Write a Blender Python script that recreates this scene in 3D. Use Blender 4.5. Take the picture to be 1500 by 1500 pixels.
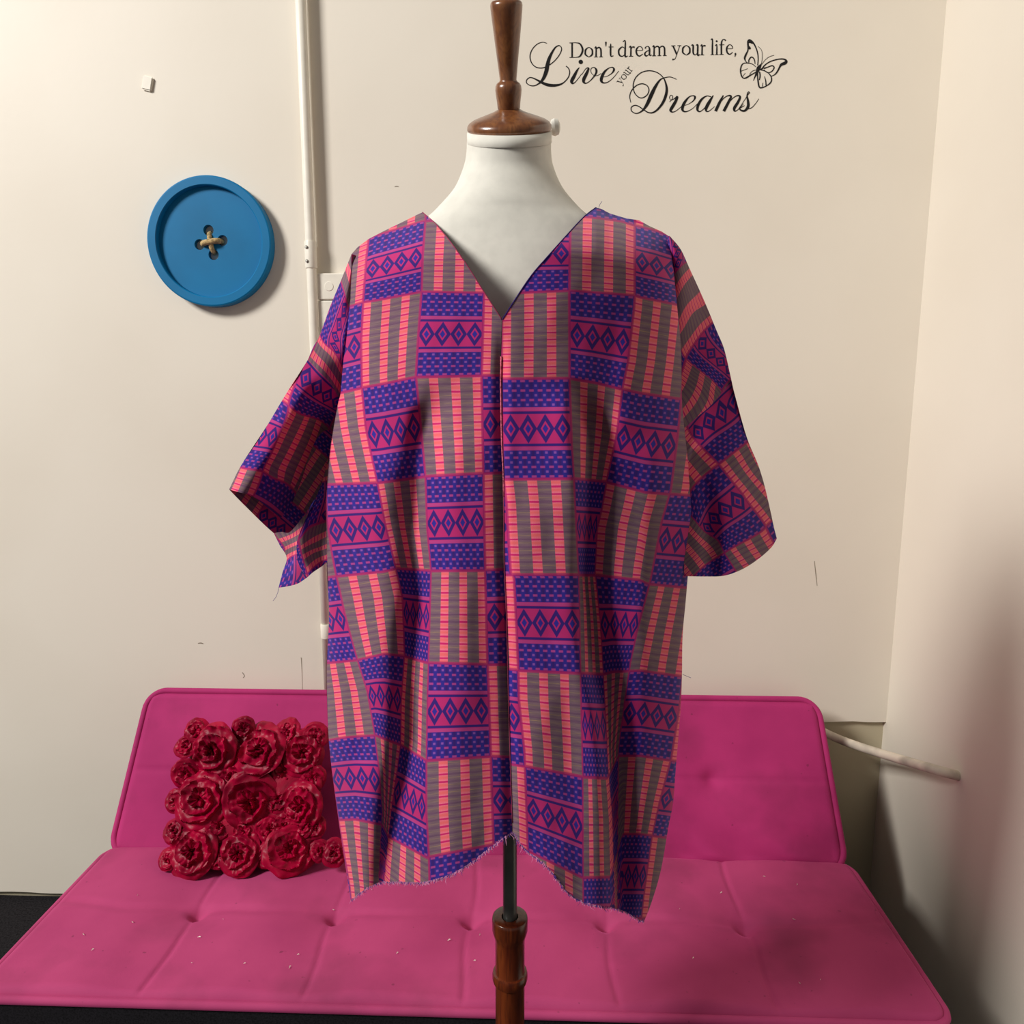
import bpy, bmesh, math, random
import numpy as np
from mathutils import Vector, noise, Matrix
random.seed(4)
for o in list(bpy.data.objects): bpy.data.objects.remove(o)
S = bpy.context.scene
COL = S.collection
# ------------------------------------------------------------------ camera, world, lights, exposure
FPX = 1083.0; PITCH = math.radians(9); YAW = math.radians(2)
CAM = np.array([0.0, 0.0, 1.51])
cd = bpy.data.cameras.new('camera'); cam = bpy.data.objects.new('camera', cd); COL.objects.link(cam)
cd.sensor_width = 36; cd.lens = 36*FPX/1500; cd.clip_start = 0.02
cam.location = CAM; cam.rotation_euler = (math.pi/2-PITCH, 0, YAW)
S.camera = cam
w = bpy.data.worlds.new('world'); S.world = w; w.use_nodes = True
bg = w.node_tree.nodes['Background']; bg.inputs[0].default_value = (1.0, 0.97, 0.93, 1); bg.inputs[1].default_value = 0.165
def area(name, loc, target, sx, sy, power, color):
    l = bpy.data.lights.new(name, 'AREA'); l.shape = 'RECTANGLE'; l.size = sx; l.size_y = sy; l.energy = power; l.color = color
    o = bpy.data.objects.new(name, l); COL.objects.link(o); o.location = loc
    o.rotation_euler = (Vector(target)-Vector(loc)).to_track_quat('-Z', 'Y').to_euler(); return o
area('window_daylight', (-4.9, -1.75, 5.1), (-0.2, 1.6, 1.2), 1.5, 1.5, 545, (1.0, 0.97, 0.93))
S.view_settings.view_transform = 'Standard'; S.view_settings.look = 'None'
S.view_settings.exposure = 0.0; S.view_settings.gamma = 1.0; S.view_settings.use_curve_mapping = False

# ------------------------------------------------------------------ geometry helpers
FW = np.array([-math.sin(YAW)*math.cos(PITCH), math.cos(YAW)*math.cos(PITCH), -math.sin(PITCH)])
RT = np.array([math.cos(YAW), math.sin(YAW), 0.0]); UP = np.cross(RT, FW)
def ray(x, y): return FW + RT*(x-750)/FPX + UP*(750-y)/FPX
def PY(x, y, Y):                       # photo pixel -> point in the vertical plane at depth Y
    d = ray(x, y); return CAM + d*(Y/d[1])
def PZ(x, y, Z):
    d = ray(x, y); return CAM + d*((Z-CAM[2])/d[2])
def PYa(x, y, Y):                      # arrays
    d = FW[None]+np.outer((x-750)/FPX, RT)+np.outer((750-y)/FPX, UP)
    return CAM[None]+d*(Y/d[:, 1])[:, None]
def tag(o, label=None, cat=None, group=None, kind=None):
    if label: o['label'] = label
    if cat: o['category'] = cat
    if group: o['group'] = group
    if kind: o['kind'] = kind
    return o
def empty(name, loc, label, cat, group=None):
    o = bpy.data.objects.new(name, None); COL.objects.link(o); o.location = loc; o.empty_display_size = .05
    return tag(o, label, cat, group)
def link(name, me, mat, parent=None, smooth=True):
    o = bpy.data.objects.new(name, me); COL.objects.link(o)
    if mat: me.materials.append(mat)
    if smooth: me.polygons.foreach_set('use_smooth', [True]*len(me.polygons))
    if parent:
        o.parent = parent
        top = parent
        off = Vector((0, 0, 0))
        while top: off += top.location; top = top.parent
        o.matrix_parent_inverse = Matrix.Translation(-off)
    return o
def mesh(name, v, f, mat, parent=None, smooth=True):
    me = bpy.data.meshes.new(name); me.from_pydata([tuple(map(float, p)) for p in v], [], f); me.update()
    return link(name, me, mat, parent, smooth)
def frombm(name, bm, mat, parent=None, smooth=True):
    bmesh.ops.recalc_face_normals(bm, faces=bm.faces)
    me = bpy.data.meshes.new(name); bm.to_mesh(me); bm.free(); return link(name, me, mat, parent, smooth)
def autosmooth(o, ang=40):
    m = o.modifiers.new('es', 'EDGE_SPLIT'); m.split_angle = math.radians(ang); return o
def box(name, lo, hi, mat, parent=None, bev=0.0):
    bm = bmesh.new(); bmesh.ops.create_cube(bm, size=1)
    for v in bm.verts: v.co = Vector([lo[i]+(v.co[i]+.5)*(hi[i]-lo[i]) for i in range(3)])
    if bev: bmesh.ops.bevel(bm, geom=bm.edges[:], offset=bev, segments=3, profile=.5, affect='EDGES')
    return frombm(name, bm, mat, parent, False)
def lathe(name, prof, mat, parent=None, n=40, origin=(0, 0, 0), axis=(0, 0, 1), ang=35):
    q = Vector((0, 0, 1)).rotation_difference(Vector(axis).normalized()); og = Vector(origin)
    vs, fs = [], []
    for r, z in prof:
        for i in range(n):
            t = 2*math.pi*i/n; vs.append(og+q @ Vector((r*math.cos(t), r*math.sin(t), z)))
    for j in range(len(prof)-1):
        for i in range(n):
            fs.append((j*n+i, j*n+(i+1) % n, (j+1)*n+(i+1) % n, (j+1)*n+i))
    fs.append(tuple(range(n-1, -1, -1))); fs.append(tuple((len(prof)-1)*n+i for i in range(n)))
    o = mesh(name, vs, fs, mat, parent); return autosmooth(o, ang)
def tube(name, pts, r, mat, parent=None, n=12, closed=False, cap=True):
    pts = [Vector(p) for p in pts]; m = len(pts); vs, fs = [], []
    up = Vector((0.13, 0.21, 1)).normalized()
    for i, p in enumerate(pts):
        a = pts[(i-1) % m] if (closed or i > 0) else p; b = pts[(i+1) % m] if (closed or i < m-1) else p
        t = (b-a).normalized(); s = t.cross(up)
        if s.length < .1: s = t.cross(Vector((1, 0, 0)))
        s.normalize(); u = s.cross(t).normalized()
        rr = r[i] if isinstance(r, (list, tuple)) else r
        for k in range(n):
            th = 2*math.pi*k/n; vs.append(p+rr*(math.cos(th)*s+math.sin(th)*u))
    for i in range(m if closed else m-1):
        for k in range(n):
            j = (i+1) % m; fs.append((i*n+k, i*n+(k+1) % n, j*n+(k+1) % n, j*n+k))
    if not closed and cap:
        fs.append(tuple(range(n-1, -1, -1))); fs.append(tuple((m-1)*n+k for k in range(n)))
    return mesh(name, vs, fs, mat, parent)
def catmull(P, n=8):
    P = [np.array(p, float) for p in P]; out = []
    Q = [2*P[0]-P[1]]+P+[2*P[-1]-P[-2]]
    for i in range(1, len(Q)-2):
        p0, p1, p2, p3 = Q[i-1:i+3]
        for k in range(n):
            t = k/n
            out.append(.5*(2*p1+(p2-p0)*t+(2*p0-5*p1+4*p2-p3)*t*t+(3*p1-p0-3*p2+p3)*t**3))
    out.append(P[-1]); return np.array(out)

# ------------------------------------------------------------------ material helpers
def lin(c): return tuple(((x/255)/12.92 if x/255 <= .04045 else ((x/255+.055)/1.055)**2.4) for x in c)+(1,)
class X:
    """tiny expression wrapper over shader math nodes"""
    nt = None
    def __init__(s, v): s.v = v
    @staticmethod
    def op(kind, *a, clamp=False):
        n = X.nt.nodes.new('ShaderNodeMath'); n.operation = kind; n.use_clamp = clamp
        for i, q in enumerate(a):
            if isinstance(q, X): X.nt.links.new(q.v, n.inputs[i])
            else: n.inputs[i].default_value = q
        return X(n.outputs[0])
    def __add__(s, o): return X.op('ADD', s, o)
    __radd__ = __add__
    def __sub__(s, o): return X.op('SUBTRACT', s, o)
    def __rsub__(s, o): return X.op('SUBTRACT', o, s)
    def __mul__(s, o): return X.op('MULTIPLY', s, o)
    __rmul__ = __mul__
    def __truediv__(s, o): return X.op('DIVIDE', s, o)
    def __lt__(s, o): return X.op('LESS_THAN', s, o)
    def __gt__(s, o): return X.op('GREATER_THAN', s, o)
    def abs(s): return X.op('ABSOLUTE', s)
    def floor(s): return X.op('FLOOR', s)
    def fr(s): return X.op('FRACT', s)
    def mod(s, o): return X.op('FLOORED_MODULO', s, o)
def xmin(a, b): return X.op('MINIMUM', a, b)
def xmax(a, b): return X.op('MAXIMUM', a, b)
def soft(d, e): return X.op('ADD', X.op('DIVIDE', d, e), .5, clamp=True)       # smooth step of a signed distance
def band(v, lo, hi, e): return soft(v-lo, e)*soft(hi-v, e)
def cmix(fac, a, b):
    n = X.nt.nodes.new('ShaderNodeMix'); n.data_type = 'RGBA'
    for sock, q in ((n.inputs[0], fac), (n.inputs[6], a), (n.inputs[7], b)):
        if isinstance(q, X): X.nt.links.new(q.v, sock)
        elif isinstance(q, tuple): sock.default_value = q
        else: sock.default_value = q
    return X(n.outputs[2])
def newmat(name, color=(200, 200, 200), rough=.6, spec=.5, metal=0, sheen=0):
    m = bpy.data.materials.new(name); m.use_nodes = True; b = m.node_tree.nodes['Principled BSDF']
    b.inputs['Base Color'].default_value = lin(color); b.inputs['Roughness'].default_value = rough
    b.inputs['Specular IOR Level'].default_value = spec; b.inputs['Metallic'].default_value = metal
    b.inputs['Sheen Weight'].default_value = sheen
    X.nt = m.node_tree; return m, b
def tex(kind, scale, detail=2, coord='Object', vec=(1, 1, 1)):
    nt = X.nt; tc = nt.nodes.new('ShaderNodeTexCoord'); mp = nt.nodes.new('ShaderNodeMapping'); mp.inputs['Scale'].default_value = vec
    nt.links.new(tc.outputs[coord], mp.inputs[0]); n = nt.nodes.new(kind); n.inputs['Scale'].default_value = scale
    if 'Detail' in n.inputs: n.inputs['Detail'].default_value = detail
    nt.links.new(mp.outputs[0], n.inputs['Vector']); return X(n.outputs[0])
def ramp(f, lo, hi): return X.op('DIVIDE', f-lo, hi-lo, clamp=True)
def setc(b, c): X.nt.links.new(c.v, b.inputs['Base Color'])
def bump(b, h, strength=.2, dist=.002):
    n = X.nt.nodes.new('ShaderNodeBump'); n.inputs['Strength'].default_value = strength; n.inputs['Distance'].default_value = dist
    X.nt.links.new(h.v, n.inputs['Height']); X.nt.links.new(n.outputs[0], b.inputs['Normal'])

def mat_wall(name, c1, c2):
    m, b = newmat(name, c1, .55, .35)
    setc(b, cmix(ramp(tex('ShaderNodeTexNoise', 1.7, 3), .35, .7), lin(c1), lin(c2)))
    bump(b, tex('ShaderNodeTexNoise', 55, 4), .12, .0015); return m
def mat_plain(name, c, rough=.5, spec=.5, metal=0, noise_amt=.08, sc=30):
    m, b = newmat(name, c, rough, spec, metal)
    d = tuple(max(0, x*(1-noise_amt*2)) for x in c)
    setc(b, cmix(ramp(tex('ShaderNodeTexNoise', sc, 3), .4, .75), lin(c), lin(d))); return m
def mat_wood(name, c1, c2, c3):
    m, b = newmat(name, c1, .28, .5)
    g = tex('ShaderNodeTexNoise', 9, 4, vec=(9, 9, 1.1)); g2 = tex('ShaderNodeTexNoise', 40, 4, vec=(7, 7, .6))
    setc(b, cmix(ramp(g2, .45, .7)*.6, cmix(ramp(g, .35, .65), lin(c1), lin(c2)), lin(c3)))
    b.inputs['Coat Weight'].default_value = .35; b.inputs['Coat Roughness'].default_value = .18; return m
def mat_velvet(name, c1, c2, cs):
    m, b = newmat(name, c1, .8, .25, 0, .35)
    b.inputs['Sheen Tint'].default_value = lin((255, 120, 190)); b.inputs['Sheen Roughness'].default_value = .4
    n = tex('ShaderNodeTexNoise', 6, 4); st = tex('ShaderNodeTexNoise', 4.2, 5)
    c = cmix(ramp(n, .35, .7), lin(c1), lin(c2))
    sp = tex('ShaderNodeTexNoise', 75, 1)
    c = cmix(ramp(st, .50, .76)*.6, c, lin(cs)); c = cmix(ramp(sp, .76, .8)*.5, c, lin(cs)); setc(b, c)
    bump(b, tex('ShaderNodeTexNoise', 500, 2), .15, .001); return m
def mat_satin(name, c1, c2):
    m, b = newmat(name, c1, .42, .16, 0, 0)
    b.inputs['Sheen Tint'].default_value = lin((255, 60, 100))
    setc(b, cmix(ramp(tex('ShaderNodeTexNoise', 22, 3), .35, .65), lin(c1), lin(c2)))
    bump(b, tex('ShaderNodeTexNoise', 60, 2), .35, .003); return m
def mat_print():
    """woven-look print: checker of dash-and-diamond blocks and striped blocks, laid out on the cloth's own UV"""
    m, b = newmat('print_cotton', (150, 50, 100), .85, .2, 0, .08)
    nt = m.node_tree; uvn = nt.nodes.new('ShaderNodeUVMap'); uvn.uv_map = 'cloth'
    sp = nt.nodes.new('ShaderNodeSeparateXYZ'); nt.links.new(uvn.outputs[0], sp.inputs[0])
    U, V = X(sp.outputs[0]), X(sp.outputs[1])
    ci, ri = U.floor(), V.floor(); fu, fv = U.fr(), V.fr()
    isA = (ci+ri).mod(2.0) > .5; odd = ri.mod(2.0) > .5
    navy, blue, mag, magl = lin((52, 26, 116)), lin((46, 40, 150)), lin((190, 40, 112)), lin((184, 60, 130))
    # block A
    wv = xmin(fv, 1-fv)
    rows = wv*(6/.285); rf = rows.fr(); dotrow = rows.floor().mod(2.0) > .5
    dashx = ((fu*8).fr()-.5).abs(); dotx = ((fu*8+.5).fr()-.5).abs(); ry = (rf-.5).abs()
    dash = soft(.27-dashx, .1)*soft(.24-ry, .15)
    dot = soft(.15-dotx, .1)*soft(.24-ry, .15)
    mark = cmixf(dotrow, dash, dot)
    bgc = cmix(soft(.3-dotx, .3)*.8, navy, blue)
    blk = cmix(mark, bgc, cmix(dotrow, lin((170, 62, 140)), lin((138, 78, 168))))
    dx = ((fu*4).fr()-.5).abs()*2; dy = (fv-.5).abs()/.142; r = dx+dy
    dia = xmax(soft(.34-r, .08), band(r, .55, 1.04, .08))
    dia = dia*soft(1.04-dy, .05)
    bandc = cmix(dia, mag, cmix(soft(.34-r, .08), navy, blue))
    line = band(wv, .325, .352, .006)
    bandc = cmix(line, bandc, navy); bandc = cmix(band(wv, .285, .32, .006), bandc, magl)
    A = cmix(soft(.285-wv, .006), bandc, blk)
    wu = xmin(fu, 1-fu)
    A = cmix(xmax(soft(.018-wu, .01), soft(.012-wv, .008)), A, lin((165, 30, 105)))
    # block B
    s3 = (fu*3).fr(); se = cmixf(odd, 1-s3, s3)
    pink = soft(.415-se, .03)
    wob = tex('ShaderNodeTexNoise', 3.0, 2, 'UV', (1, 9, 1))
    l = (fv*12.7+wob*.25).fr()
    dark = band(l, .02, .27, .07); yel = band(l, .57, .64, .05); warm = band(l, .36, .84, .3)
    pc = cmix(warm*.75, lin((246, 108, 140)), lin((240, 106, 98))); pc = cmix(dark*.95, pc, lin((206, 18, 104)))
    thr = ((fu*72).fr()-.5).abs()
    pc = cmix(soft(.16-thr, .2)*(1-warm)*(1-dark)*.55, pc, lin((255, 172, 170)))
    tc = cmix(warm*.8, lin((130, 98, 114)), lin((134, 108, 110))); tc = cmix(dark*.45, tc, lin((98, 60, 98)))
    tc = cmix(yel*ramp(wob, .35, .6)*.42, tc, lin((196, 164, 84)))
    grain = tex('ShaderNodeTexNoise', 1.0, 3, 'UV', (5, 95, 1))
    tc = cmix(ramp(grain, .38, .68)*.45, tc, lin((88, 66, 84)))
    B = cmix(pink, tc, pc)
    B = cmix(xmax(soft(.022-wu, .012), soft(.018-wv, .01))*.85, B, lin((176, 34, 104)))
    c = cmix(isA, B, A)
    mott = tex('ShaderNodeTexNoise', 220, 3, 'UV')
    c = cmix(ramp(mott, .3, .75)*.16, c, lin((60, 20, 60)))
    setc(b, c); bump(b, tex('ShaderNodeTexNoise', 90, 3, 'UV'), .12, .0008)
    return m
def cmixf(fac, a, b):
    return a+(b-a)*fac

M = {}
M['wall'] = mat_wall('wall_paint', (230, 222, 208), (224, 215, 200))
M['lowwall'] = mat_wall('lower_wall_paint', (196, 186, 160), (176, 165, 138))
M['white'] = mat_plain('white_gloss_paint', (238, 232, 218), .4, .4, 0, .02)
M['oldpipe'] = mat_plain('old_white_paint', (226, 215, 196), .5, .4, 0, .18, 14)
M['chrome'] = mat_plain('screw_metal', (170, 168, 160), .35, .5, .8)
M['decal'] = mat_plain('black_vinyl', (22, 20, 20), .5, .3)
M['blue'] = mat_plain('blue_enamel', (0, 112, 164), .5, .25, 0, .04, 8)
M['rope'] = mat_plain('jute_rope', (206, 178, 128), .9, .1, 0, .25, 160)
M['wood'] = mat_wood('turned_walnut', (136, 86, 48), (112, 66, 38), (84, 46, 30))
M['woodred'] = mat_wood('red_stained_wood', (112, 50, 20), (80, 28, 13), (50, 16, 11))
M['form'] = mat_plain('form_jersey', (226, 223, 212), .8, .2, 0, .02, 60)
M['steel'] = mat_plain('pole_steel', (120, 122, 118), .3, .6, .35, .1, 20)
M['pink'] = mat_velvet('magenta_velvet', (174, 44, 106), (158, 36, 96), (98, 28, 58))
M['pinkseat'] = mat_velvet('magenta_velvet_worn', (178, 64, 112), (166, 56, 104), (98, 38, 60))
M['base'] = mat_plain('charcoal_fabric', (34, 32, 36), .95, .1, 0, .3, 300)
M['carpet'] = mat_plain('dark_carpet', (40, 38, 40), .97, .05, 0, .3, 200)
M['satin'] = mat_satin('crimson_satin', (160, 0, 48), (116, 0, 34))
M['print'] = mat_print()
M['thread'] = mat_plain('frayed_thread', (226, 150, 190), .9, .1)
M['threadblue'] = mat_plain('frayed_thread_blue', (80, 60, 150), .9, .1)
M['seam'] = mat_plain('seam_binding', (150, 60, 90), .85, .1)
M['selv'] = mat_plain('selvedge_thread', (232, 120, 140), .85, .1, 0, .3, 400)
M['scuff'] = mat_plain('wall_scuff', (150, 138, 122), .8, .1)
M['navyedge'] = mat_plain('navy_binding', (52, 28, 104), .85, .1)

# ------------------------------------------------------------------ the room
WY = 1.98; XR = 0.975; ZP = 0.607; XL = -2.6; CEIL = 3.1
tag(box('floor', (XL-.1, -2.2, -.06), (2.2, WY+.2, 0), M['carpet']), kind='structure')
wb = tag(box('wall_back', (XL-.1, WY+.014, 0), (XR+.12, WY+.16, CEIL), M['lowwall']), kind='structure')
# upper wall lining stands 14 mm proud, its lower edge a little ragged
vs, fs = [], []
N = 120
for i in range(N+1):
    x = XL+(XR-XL)*i/N; z = (ZP if x > .5 else .02)+.0035*noise.noise(Vector((x*14, 3.3, 0)))+.002*noise.noise(Vector((x*60, 1.3, 0)))
    vs += [(x, WY, z), (x, WY, CEIL), (x, WY+.014, z), (x, WY+.014, CEIL)]
for i in range(N):
    a = 4*i; b_ = a+4
    fs += [(a, a+1, b_+1, b_), (a+2, a, b_, b_+2), (b_+3, b_+1, a+1, a+3)]
mesh('panel', vs, fs, M['wall'], wb, False)
tag(box('wall_right', (XR, 0.55, 0), (XR+.12, WY+.014, CEIL), M['wall']), kind='structure')

# ------------------------------------------------------------------ conduit on the wall
def wallpt(x, y, off=0): return PY(x, y, WY-off)
cx_ = -0.5885
con = empty('conduit_pipe', (cx_, WY, 0.75), 'white vertical conduit pipe clipped to the wall right of the blue button', 'pipe')
tube('pipe', [(cx_+.004, WY-.023, z) for z in (3.08, 2.2, 1.75)]+[(cx_+.004, WY-.023, .65)], .0125, M['white'], con, 20)
for py in (366, 386):
    pass
zc = PY(456, 376, WY)[2]
bm = bmesh.new()
cl = lathe('clamp', [(.0145, -.033), (.0152, -.030), (.0152, .030), (.0145, .033)], M['white'], con, 28, (cx_+.004, WY-.023, zc))
for dz in (.017, -.017):
    lathe('screw', [(.004, 0), (.004, .003), (.0025, .0045)], M['chrome'], con, 14, (cx_-.002, WY-.0365, zc+dz), (-.25, -1, 0))
p = PY(472, 920, WY)
lathe('clamp', [(.0145, -.02), (.0152, -.018), (.0152, .018), (.0145, .02)], M['white'], con, 28, (cx_+.004, WY-.023, p[2]))
# junction box next to the conduit
a0 = wallpt(466, 402); a1 = wallpt(545, 600)
jb = empty('junction_box', ((a0[0]+a1[0])/2, WY, a1[2]), 'flat white cover box on the wall beside the conduit, half behind the sleeve', 'box')
zj = wallpt(480, 441)[2]
box('cover', (a0[0]+.002, WY-.020, zj+.0012), (a1[0], WY, a0[2]), M['white'], jb, .003)
box('cover', (a0[0]+.002, WY-.020, a1[2]), (a1[0], WY, zj-.0012), M['white'], jb, .003)
q = wallpt(485, 421)
lathe('knockout', [(.012, 0), (.011, .0012), (.008, .0012)], M['white'], jb, 24, (q[0], WY-.0199, q[2]), (0, -1, 0))
# adhesive hook tile
h = wallpt(217, 123)
bm = bmesh.new(); bmesh.ops.create_cube(bm, size=1)
for v in bm.verts: v.co = Vector((v.co.x*.026, v.co.y*.007, v.co.z*.034))
bmesh.ops.bevel(bm, geom=bm.edges[:], offset=.0028, segments=3, affect='EDGES')
bmesh.ops.rotate(bm, verts=bm.verts, cent=(0, 0, 0), matrix=Matrix.Rotation(math.radians(14), 3, 'Y'))
for v in bm.verts: v.co += Vector((h[0], WY-.0035, h[2]))
tag(frombm('adhesive_pad', bm, M['white'], None, False), 'small white adhesive pad high on the wall above the blue button', 'adhesive pad')
# sloping waste pipe in the lower right corner
wpts = [PY(1192, 1064, WY-.028), PY(1214, 1076, WY-.03), PY(1240, 1087, WY-.05), PY(1275, 1099, WY-.12), PY(1318, 1112, WY-.22), PY(1372, 1128, WY-.34), PY(1420, 1141, WY-.35), np.array([XR+.03, WY-.36, PY(1450, 1149, WY-.36)[2]])]
wp = tag(tube('waste_pipe', [Vector(p) for p in catmull(wpts, 6)], .0115, M['oldpipe'], None, 18), 'old white painted pipe sloping along the lower wall right of the sofa', 'pipe')

# ------------------------------------------------------------------ giant blue button
bc = wallpt(313, 357); BR = abs(wallpt(404, 357)[0]-wallpt(222, 357)[0])/2*.985
bt = empty('wall_button', (bc[0], WY, bc[2]-BR), 'giant round blue four-hole button hung on the wall', 'wall decoration')
TH = .030; RI = BR*.845; REC = .014
def disc_with_holes():
    hole_r = BR*.083; hd = BR*.19; rot = math.radians(9)
    hs = [(hd*math.cos(rot+k*math.pi/2), hd*math.sin(rot+k*math.pi/2)) for k in range(4)]
    bm = bmesh.new()
    n = 72
    outer = [bm.verts.new((RI*math.cos(2*math.pi*i/n), 0, RI*math.sin(2*math.pi*i/n))) for i in range(n)]
    edges = [bm.edges.new((outer[i], outer[(i+1) % n])) for i in range(n)]
    loops = []
    for hx, hz in hs:
        lp = [bm.verts.new((hx+hole_r*math.cos(2*math.pi*i/28), 0, hz+hole_r*math.sin(2*math.pi*i/28))) for i in range(28)]
        edges += [bm.edges.new((lp[i], lp[(i+1) % 28])) for i in range(28)]; loops.append(lp)
    bmesh.ops.triangle_fill(bm, edges=edges, use_beauty=True)
    for fc in list(bm.faces):
        c = fc.calc_center_median()
        if any((c.x-hx)**2+(c.z-hz)**2 < (hole_r*.98)**2 and all(abs(math.hypot(v.co.x-hx, v.co.z-hz)-hole_r) < 1e-5 for v in fc.verts) for hx, hz in hs): bm.faces.remove(fc)
    for lp in loops:
        lo = [bm.verts.new((v.co.x, TH-REC-.001, v.co.z)) for v in lp]
        for i in range(28): bm.faces.new((lp[i], lp[(i+1) % 28], lo[(i+1) % 28], lo[i]))
    for v in bm.verts: v.co += Vector((bc[0], WY-TH+REC, bc[2]))
    return bm, hs
bm, hs = disc_with_holes()
autosmooth(frombm('disc', bm, M['blue'], bt), 30)
prof = [(RI, TH-REC), (RI+.001, TH-.002), (RI+.003, TH), (BR-.004, TH), (BR-.001, TH-.0015), (BR, TH-.004), (BR, .001), (BR-.002, 0), (RI, 0)]
vs, fs = [], []; n = 96
for r, y in prof:
    for i in range(n):
        t = 2*math.pi*i/n; vs.append((bc[0]+r*math.cos(t), WY-y, bc[2]+r*math.sin(t)))
for j in range(len(prof)):
    j2 = (j+1) % len(prof)
    for i in range(n): fs.append((j*n+i, j*n+(i+1) % n, j2*n+(i+1) % n, j2*n+i))
autosmooth(mesh('rim', vs, fs, M['blue'], bt), 22)
yd = WY-TH+REC
for (i, j), lift in (((1, 3), .004), ((0, 2), .009)):
    A_, B_ = hs[i], hs[j]
    pts = []
    for k in range(13):
        t = k/12; s = abs(t-.5)*2
        f_ = .72
        pts.append((bc[0]+(A_[0]*(1-t)+B_[0]*t)*f_*1.15, yd-lift*(1-s**4)+.012*s**6, bc[2]+(A_[1]*(1-t)+B_[1]*t)*f_*1.15))
    tube('rope', pts, .0072 if i == 0 else .0062, M['rope'], bt, 12)

# ------------------------------------------------------------------ wall lettering
def ribbon(strokes, thick=.0006, n=6):
    """strokes: lists of (px, py, width_px) -> thin raised ribbons on the wall"""
    bm = bmesh.new()
    pxm = WY/FPX
    for st in strokes:
        if len(st) == 1:
            x, y, wd = st[0]; c = [(x+wd/2*math.cos(t*math.pi/8), y+wd/2*math.sin(t*math.pi/8)) for t in range(16)]
            bm.faces.new([bm.verts.new(PY(a, b, WY-thick)) for a, b in c]); continue
        P = catmull(st, n); L = []
        for i, (x, y, wd) in enumerate(P):
            a = P[max(0, i-1)]; b = P[min(len(P)-1, i+1)]
            tx, ty = b[0]-a[0], b[1]-a[1]; l = math.hypot(tx, ty) or 1
            nx, ny = -ty/l*wd/2, tx/l*wd/2
            z = thick+.00002*i/len(P)
            L.append((bm.verts.new(PY(x+nx, y+ny, WY-z)), bm.verts.new(PY(x-nx, y-ny, WY-z))))
        for i in range(len(L)-1): bm.faces.new((L[i][0], L[i][1], L[i+1][1], L[i+1][0]))
    return bm
def scaled(st, ox, oy, k, kw=1): return [[(ox+x/k, oy+y/k, max(.7, w_/k*kw)) for x, y, w_ in s] for s in st]
LIVE = {'L': [[(308,175,6),(260,163,7),(200,185,8),(145,245,9),(122,320,10),(140,390,10),(185,435,10),(240,447,10),(290,437,10),(340,410,9),(390,370,9),(440,310,9),(468,250,9),(463,215,9),(438,200,10),(400,222,14),(362,280,22),(332,345,32),(315,410,38),(303,475,40),(280,540,34),(250,590,24),(215,620,13),(175,640,10),(130,640,9),(88,615,9),(85,580,9),(115,553,9),(150,555,11),(200,578,16),(250,605,24),(310,630,30),(380,638,28),(450,628,18),(500,600,11),(545,545,10),(558,490,10),(545,450,10),(518,425,10)]],
 'i': [[(680,380,44)], [(665,440,3),(642,470,18),(605,540,32),(580,590,32),(588,615,18),(615,605,8),(650,565,6),(690,510,4)]],
 'v': [[(690,520,4),(735,455,7),(766,450,16),(742,510,30),(713,570,32),(715,605,22),(745,612,9),(795,575,9),(845,510,18),(850,465,20),(825,440,8),(795,452,7),(792,490,6),(820,525,6),(860,530,5),(905,505,4)]],
 'e': [[(905,545,5),(960,540,5),(1020,505,10),(1045,465,20),(1030,440,11),(990,447,9),(940,490,22),(910,550,30),(907,590,26),(932,610,13),(980,600,8),(1040,550,6),(1098,478,4)]]}
DREAMS = {'D': [[(620,178,6),(560,155,7),(500,163,8),(455,185,14),(410,250,26),(370,330,34),(330,420,30),(290,480,18),(250,510,11),(210,518,9),(172,495,9),(168,460,9),(200,438,9),(240,447,9),(290,480,10),(340,510,11),(390,508,14),(440,470,18),(490,400,24),(520,310,24),(518,240,18),(490,165,10),(430,112,9),(350,92,9),(270,110,9),(210,165,9),(187,240,9),(200,310,9),(240,355,9),(280,363,9),(325,335,9),(345,285,9),(325,240,9),(275,222,9),(220,240,9),(175,285,9),(153,345,8),(163,410,6)]],
 'r': [[(550,405,4),(575,375,6),(582,345,6),(562,338,6),(550,360,6),(565,385,6),(600,370,8),(628,352,18),(610,400,26),(575,460,28),(560,490,22),(582,505,10),(620,490,6),(680,440,4)]],
 'e': [[(680,445,5),(740,425,5),(790,390,10),(805,355,18),(785,342,9),(745,355,11),(700,410,24),(680,460,26),(685,492,18),(720,500,9),(780,470,5),(830,420,4)]],
 'a': [[(965,352,8),(920,345,9),(870,380,20),(835,440,24),(830,485,20),(855,500,9),(900,465,7),(945,400,7),(985,345,6)], [(988,338,8),(950,400,26),(918,460,28),(917,495,14),(945,495,7),(1000,450,4)]],
 'm': [[(1088,338,10),(1050,410,24),(1010,497,26)], [(1030,450,5),(1090,370,7),(1135,342,11),(1165,350,18),(1140,405,24),(1092,497,26)], [(1112,450,5),(1180,370,7),(1225,342,11),(1255,352,18),(1235,405,24),(1198,465,26),(1202,495,14),(1235,480,6),(1290,420,4)]],
 's': [[(1235,480,4),(1290,400,5),(1335,330,7),(1350,313,8),(1338,304,8),(1325,340,12),(1335,400,22),(1335,450,26),(1305,490,20),(1270,490,16),(1250,470,13),(1272,455,8),(1300,440,5)], [(1320,477,9),(1370,462,7),(1410,420,6),(1443,372,4)]]}
tn, tk = .95, 2.3
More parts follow.
